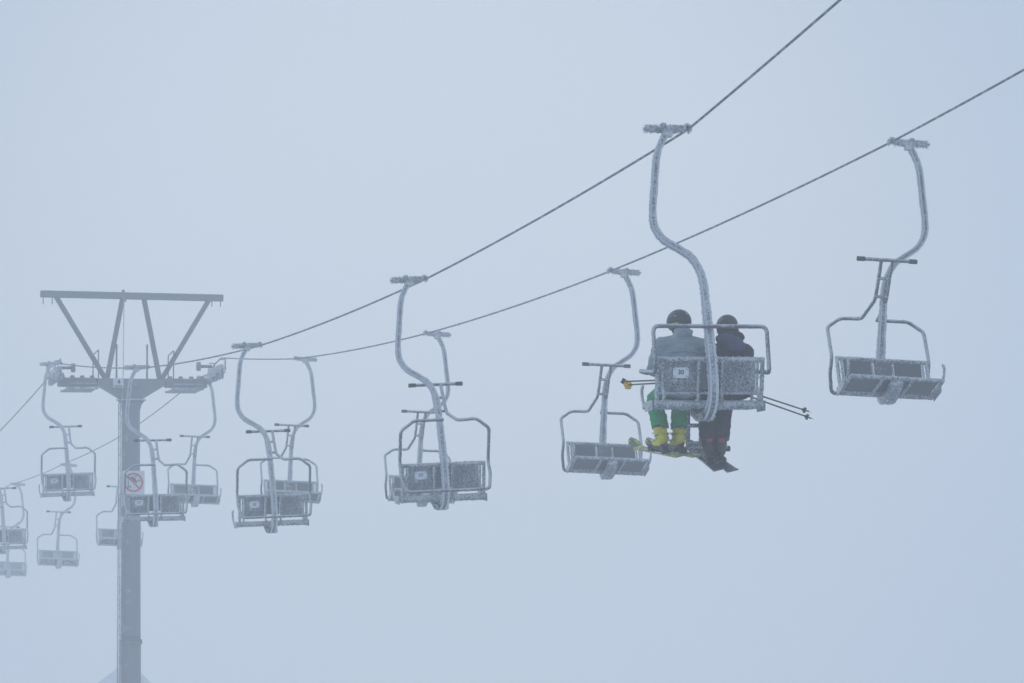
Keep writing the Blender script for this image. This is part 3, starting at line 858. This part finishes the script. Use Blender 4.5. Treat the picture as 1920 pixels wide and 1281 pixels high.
def boot(e, org, an, d, kn, mb, ms, mbk, soles=True):
    """ski boot along direction d under the ankle"""
    rot = frame_of(d); a = V(an); x, y, z = [rot.col[i] for i in range(3)]
    top = a.lerp(V(kn), .42)
    b = MB(); cap(b, top, a + V((0, 0, .0)), .070, .064); cap(b, a - y * .035 - z * .035, a + y * .14 - z * .055, .054, .046)
    cap(b, a - y * .03 + z * .02, a + y * .07 - z * .01, .056, .05)
    o = blob(b, 'boot', mb, e, .009, 2, .003, 30, V(org))
    b = MB(); c = a - z * .10 + y * .05 - V(org); b.box(c, (.085, .31, .028), rot); b.build('sole', M_blk, o)
    for k, (t, w) in enumerate(((.12, .16), (.05, .15), (-.02, .145))):
        b = MB(); cc = a + y * (.04 + k * .03) + z * (t - .01) - V(org)
        b.box(cc - x * .062, (.012, .06, .016), rot); b.box(cc + x * .0 + y * .02, (.135, .012, .02), rot)
        b.build('buckle', ms, o)
    b = MB()
    for t, rr in ((.10, .078), (.035, .074)):
        c_ = a + V((0, 0, t)) - V(org); b.disc(c_, V(kn) - a, rr, .016, 18)
    b.build('cuff_strap', M_blk if mb is M_blk else M_olive, o)
    b = MB(); b.disc(a + x * .066 - V(org), x, .017, .012, 12); b.disc(a - x * .066 - V(org), x, .017, .012, 12); b.build('ankle_rivet', ms, o)
    # spoiler at the back of the shaft
    b = MB(); b.box(a - y * .058 + z * .045 - V(org), (.055, .02, .12), rot, 0, .01); b.box(a - y * .062 + z * .0 - V(org), (.04, .02, .03), rot, 0, .01)
    b.build('boot_spine', mbk, o)

def ski(mid, d, base_mat, top_mat, label, L=1.42, back=.66, tipcol=None, roll=0.0):
    rot = frame_of(V(d)) @ Matrix.Rotation(roll, 3, 'Y')
    e = empty('ski', CM @ Matrix.Translation(mid) @ rot.to_4x4())
    tag(e, label, 'ski')
    b = MB(); n = 34; vt = []
    for i in range(n + 1):
        t = i / n; y = -back + L * t
        w = .047 + .012 * abs(2 * t - 1) ** 2 * (1 if t < .5 else 1.2)
        if t > .93: w *= math.sqrt(max(.02, 1 - ((t - .93) / .07) ** 2))
        if t < .02: w *= .92
        z = .0
        if t > .84: z = .55 * (t - .84) ** 1.6 * 3
        if t < .05: z = .012 * (1 - t / .05)
        vt.append((y, w, z))
    vs = []
    for y, w, z in vt: vs += [(-w, y, z), (w, y, z), (w * .96, y, z + .014), (-w * .96, y, z + .014)]
    fs = []; ms = []
    b2 = MB()
    for i in range(n):
        o = i * 4
        b.add([], [], 0)
        for j, m in ((0, 0), (1, 1), (2, 1), (3, 1)):
            k2 = (j + 1) % 4; fs.append([o + j, o + k2, o + 4 + k2, o + 4 + j]); ms.append(2 if (m == 0 and i > n * .91 and tipcol) else m)
    fs.append([3, 2, 1, 0]); ms.append(1); o = n * 4; fs.append([o, o + 1, o + 2, o + 3]); ms.append(1)
    b.v = [V(p) for p in vs]; b.f = [f[::-1] for f in fs]; b.m = ms; b.sm = [False] * len(fs)
    b.build('ski_blade', [base_mat, top_mat, tipcol or base_mat], e)
    b = MB(); b.box((0, .17, .034), (.075, .09, .04)); b.box((0, .20, .058), (.06, .05, .03)); b.tube([(-.05, .15, .05), (.05, .15, .05)], .012, 8)
    bd = b.build('toe_binding', M_blk, e)
    b = MB(); b.box((0, -.16, .036), (.07, .12, .042)); b.box((0, -.15, .070), (.05, .06, .05)); b.beam((0, -.17, .08), (0, -.24, .11), .03, .012, ref=(1, 0, 0))
    b.build('heel_binding', M_blk, e)
    b = MB(); b.tube(fillet([(-.048, -.02, .02), (-.058, -.08, .024), (-.056, -.16, .024), (-.04, -.18, .02)], .02), .005, 6)
    b.tube(fillet([(.048, -.02, .02), (.058, -.08, .024), (.056, -.16, .024), (.04, -.18, .02)], .02), .005, 6)
    b.build('ski_brake', M_silv, e)
    return e

def pole_(h, t, bm, label, star=False):
    h = V(h); t = V(t); d = (t - h).normalized(); L = (t - h).length
    x = d.cross(V((0, 0, 1))).normalized(); z = x.cross(d); rot = Matrix((x, d, z)).transposed()
    e = empty('ski_pole', CM @ Matrix.Translation(h) @ rot.to_4x4()); tag(e, label, 'ski pole')
    b = MB(); b.tube([(0, 0, 0), (0, L - .03, 0)], [.0095, .0075], 8); b.build('shaft', M_blk, e)
    b = MB(); b.tube([(0, -.12, 0), (0, -.10, 0), (0, -.03, 0), (0, 0.01, 0)], [.014, .019, .015, .017], 10); b.build('handle', M_blk, e)
    b = MB(); b.tube([(0, L - .03, 0), (0, L, 0)], [.006, .002], 6); b.build('tip', M_silv, e)
    b = MB(); yy = L - .075
    if star:
        for k in range(6):
            a = k * math.pi / 3
            b.disc((math.cos(a) * .028, yy, math.sin(a) * .028), (0, 1, 0), .022, .012, 12)
        b.disc((0, yy, 0), (0, 1, 0), .026, .02, 12)
    else:
        b.disc((0, yy, 0), (0, 1, 0), .031, .008, 16, 0, .027); b.disc((0, yy - .012, 0), (0, 1, 0), .014, .03, 10)
        for k in range(4):
            a = k * math.pi / 2 + .4; b.box((math.cos(a) * .028, yy, math.sin(a) * .028), (.014, .012, .014))
    b.build('basket', bm, e)
    b = MB(); b.tube(fillet([(0, -.11, -.01), (.03, -.09, -.06), (.01, -.02, -.10), (-.02, -.06, -.06), (0, -.11, -.01)], .02), .004, 6); b.build('strap', M_blk, e)
    return e

# left skier
c1 = -.235
s1 = dict(s=1, head=(c1 + .015, -.06, -1.955), sh=.195, shz=-2.19,
          knees=[(c1 - .16, .40, -2.60), (c1 + .09, .40, -2.60)], ankles=[(c1 - .10, .44, -2.98), (c1 + .075, .44, -2.98)],
          elbows=[(c1 - .245, .03, -2.385), (c1 + .25, .02, -2.42)], wrists=[(c1 - .14, .27, -2.36), (c1 + .10, .30, -2.38)],
          collar=[((c1 + .02, -.13, -2.075), (.105, .10, .060), Matrix.Rotation(R(-8), 3, 'Y')), ((c1 + .03, -.155, -2.045), (.090, .075, .050), Matrix.Rotation(R(10), 3, 'Y'))],
          jm=M_jack1, sm=M_inkf, tm=M_green, tr=.082, hem=-2.875)
e1, o1 = person(c1, V((c1, -.1, -2.70)), 'skier in grey checked jacket, green trousers and yellow boots, seated at left', s1)
hc = V(s1['head']) - o1
b = MB(); ell(b, hc + V((0, -.005, .03)), (.124, .138, .122), None, 22)
def cutlow(me):
    for v in me.vertices:
        lim = hc.z - .045 + (.03 if v.co.y > hc.y + .05 else 0)
        if v.co.z < lim: v.co.z = lim + (v.co.z - lim) * .12
helm = blob(b, 'helmet', M_helm, e1, .009, 1, 0, 9, V((0, 0, 0)), cutlow)
b = MB()
for k in range(2):
    rr = .1175; zz = hc.z + .012 - k * .022
    pts = [(hc.x + math.cos(t) * rr * .97, hc.y - .005 + math.sin(t) * rr * 1.13, zz) for t in [2 * math.pi * i / 30 for i in range(31)]]
    pts = [V((p[0] + (p[0] - hc.x) * .07, p[1] + (p[1] - hc.y) * .05, p[2] - .03)) for p in pts][16:22]
    b.tube(pts, .004 if k else .008, 6)
b.build('helmet_trim', M_lime, helm)
b = MB(); b.disc(hc + V((.055, -.112, .085)), V((.4, -.8, .5)), .009, .006, 10)
b.box(hc + V((-.06, -.118, .06)), (.03, .006, .008))
b.build('helmet_badge', M_silv, helm)
b = MB(); ell(b, hc + V((0, -.02, -.055)), (.082, .085, .06)); blob(b, 'hair', M_hair, e1, .01, 2, .004, 30)
b = MB(); ell(b, hc + V((0, .085, .012)), (.075, .035, .036)); blob(b, 'goggles', M_blk, e1, .008, 2)
for k in (0, 1):
    boot(e1, o1, s1['ankles'][k], ski_d1, s1['knees'][k], M_yel, M_silv, M_yel)
    b = MB(); w = V(s1['wrists'][k]); a = V(s1['elbows'][k]); arc_fingers(b, w, w - a, (1, 0, 0), (0, 0, 1), 1.12, 1.35, 1 if k else -1); cap(b, w - (w - a).normalized() * .05, w + (w - a).normalized() * .02, .044, .036)
    blob(b, 'glove', M_glove, e1, .006, 1, 0, 9, o1)

# right skier
c2 = .265
s2 = dict(s=.92, head=(c2 + .0, -.06, -1.985), sh=.15, shz=-2.25,
          knees=[(c2 - .14, .37, -2.60), (c2 + .04, .37, -2.60)], ankles=[(c2 - .135, .44, -3.07), (c2 - .015, .44, -3.07)],
          elbows=[(c2 - .20, .02, -2.45), (c2 + .20, .02, -2.45)], wrists=[(c2 - .10, .28, -2.42), (c2 + .10, .28, -2.42)],
          collar=[((c2 - .02, -.13, -2.125), (.125, .12, .062), Matrix.Rotation(R(12), 3, 'Y'))],
          jm=M_jack2, sm=M_blk, tm=M_dtrs, tr=.088, hem=-3.0)
e2, o2 = person(c2, V((c2, -.1, -2.70)), 'skier in black jacket, dark helmet and charcoal trousers, seated at right', s2)
hc2 = V(s2['head']) - o2
b = MB(); ell(b, hc2 + V((0, -.005, .03)), (.106, .124, .102), None, 22)
hc = hc2
helm2 = blob(b, 'helmet', M_helm, e2, .009, 1, 0, 9, V((0, 0, 0)), cutlow)
b = MB(); b.tube([(hc2.x + math.cos(t) * .101, hc2.y - .005 + math.sin(t) * .122, hc2.z + .01) for t in [2 * math.pi * i / 30 for i in range(31)]], .007, 6); b.build('goggle_strap', M_blk, helm2)
b = MB(); cap(b, hc2 + V((-.0, -.005, -.01)), hc2 + V((.025, -.03, -.12)), .110, .096); blob(b, 'neck_warmer', M_snood, e2, .010, 3, .006, 16)
b = MB(); ell(b, V((c2 + .065, -.19, -2.105)) - o2, (.072, .07, .050), Matrix.Rotation(R(18), 3, 'Y')); cap(b, V((c2 - .05, -.17, -2.10)) - o2, V((c2 + .05, -.18, -2.115)) - o2, .05, .06); blob(b, 'scarf', M_snood, e2, .010, 3, .005, 18)
b = MB(); ell(b, V((c2 - .01, -.215, -2.165)) - o2, (.135, .075, .075), Matrix.Rotation(R(16), 3, 'Y')); ell(b, V((c2 + .03, -.225, -2.21)) - o2, (.10, .06, .07)); blob(b, 'hood', M_hood2, e2, .011, 4, .008, 14)
b = MB(); ell(b, hc2 + V((0, .078, .005)), (.07, .035, .034)); blob(b, 'goggles', M_blk, e2, .008, 2)
for k in (0, 1):
    boot(e2, o2, s2['ankles'][k], ski_d2, s2['knees'][k], M_blk, M_silv, M_redp)
    b = MB(); w = V(s2['wrists'][k]); a = V(s2['elbows'][k]); arc_fingers(b, w, w - a, (1, 0, 0), (0, 0, 1), 1.05, 1.35, 1 if k else -1); cap(b, w - (w - a).normalized() * .05, w + (w - a).normalized() * .02, .042, .034)
    blob(b, 'glove', M_glove, e2, .006, 1, 0, 9, o2)

def under(an, d): rot = frame_of(d); return V(an) - rot.col[2] * .145 + rot.col[1] * .05
ski(under(s1['ankles'][0], ski_d1), ski_d1, M_ski1, M_ski1, 'outer yellow and black ski, its tip reaching farthest left under the yellow boots', tipcol=M_blk, roll=R(-14))
ski(under(s1['ankles'][1], ski_d1), ski_d1, M_ski1, M_ski1, 'inner yellow and black ski, with its short tip just left of the yellow boots', tipcol=M_blk, roll=R(-14))
ski(under(s2['ankles'][0], ski_d2), ski_d2, M_ski2, M_ski2, 'dark ski nearer the footrest, under the right skier', L=1.25, back=.60, roll=R(-14))
ski(under(s2['ankles'][1], ski_d2), ski_d2, M_ski2, M_ski2, 'dark ski reaching lowest and farthest right, under the right skier', L=1.3, back=.66, roll=R(-14))
w1 = V(s1['wrists'][1]); w0 = V(s1['wrists'][0])
pole_(w1 + V((0, .07, -.02)), (-.50, 1.40, -2.165), M_blk, 'ski pole with black basket pointing left beside the green knee')
pole_(w1 + V((-.02, .05, -.05)), (-.46, 1.38, -2.205), M_orange, 'ski pole with orange yellow basket pointing left beside the green knee', True)
w2 = V(s2['wrists'][1])
pole_(w2 + V((-.01, .08, -.04)), (1.225, .5, -2.70), M_blk, 'upper of the two dark ski poles pointing right and down')
pole_(w2 + V((-.02, .04, -.09)), (1.235, .46, -2.78), M_blk, 'lower of the two dark ski poles pointing right and down')

# ------------------------------------------------------------------ fog
bpy.ops.mesh.primitive_cube_add(size=1)
hz = bpy.context.object; hz.name = 'haze'; hz.data.name = 'haze'
hz.location = (0, 230, 30); hz.scale = (860, 660, 110)
mh = bpy.data.materials.new('fog'); mh.use_nodes = True; nt = mh.node_tree; nt.nodes.clear()
out = nt.nodes.new('ShaderNodeOutputMaterial'); pv = nt.nodes.new('ShaderNodeVolumePrincipled')
pv.inputs['Color'].default_value = (.96, .98, 1, 1); pv.inputs['Density'].default_value = 0.0045; pv.inputs['Anisotropy'].default_value = 0.2
nt.links.new(pv.outputs[0], out.inputs['Volume'])
hz.data.materials.append(mh); hz['kind'] = 'stuff'

# ------------------------------------------------------------------ light
EL = R(42); AZ = R(-60)          # sun behind the cloud, high to the left
w = bpy.data.worlds.new('World'); S.world = w; w.use_nodes = True; nt = w.node_tree; nt.nodes.clear()
out = nt.nodes.new('ShaderNodeOutputWorld')
sky = nt.nodes.new('ShaderNodeTexSky'); sky.sky_type = 'NISHITA'; sky.sun_disc = False; sky.sun_elevation = EL; sky.sun_rotation = AZ
b1 = nt.nodes.new('ShaderNodeBackground'); b1.inputs[1].default_value = .10; nt.links.new(sky.outputs[0], b1.inputs[0])
b2 = nt.nodes.new('ShaderNodeBackground')
tc = nt.nodes.new('ShaderNodeTexCoord'); vn = nt.nodes.new('ShaderNodeVectorMath'); vn.operation = 'DOT_PRODUCT'
nt.links.new(tc.outputs['Generated'], vn.inputs[0]); vn.inputs[1].default_value = (P(830, 680, 1) - CAM).normalized()
f = ramp(nt, vn.outputs['Value'], math.cos(R(8)), 1.0010)
nt.links.new(mixc(nt, f, (.55, .64, .775), (1.08, 1.12, 1.07)), b2.inputs[0])
ms = nt.nodes.new('ShaderNodeMixShader'); ms.inputs[0].default_value = .92
nt.links.new(b1.outputs[0], ms.inputs[1]); nt.links.new(b2.outputs[0], ms.inputs[2]); nt.links.new(ms.outputs[0], out.inputs[0])
sl = bpy.data.lights.new('sun', 'SUN'); so = bpy.data.objects.new('sun', sl); COL.objects.link(so)
sl.energy = 0.5; sl.angle = R(20); sl.color = (1, .97, .93)
sd_ = V((math.sin(AZ) * math.cos(EL), math.cos(AZ) * math.cos(EL), math.sin(EL)))
so.rotation_euler = sd_.to_track_quat('Z', 'Y').to_euler()
S.view_settings.view_transform = 'Standard'; S.view_settings.look = 'None'; S.view_settings.exposure = 0; S.view_settings.gamma = 1
S.cycles.max_bounces = 8; S.cycles.volume_bounces = 3; S.cycles.diffuse_bounces = 3
S.cycles.use_denoising = True
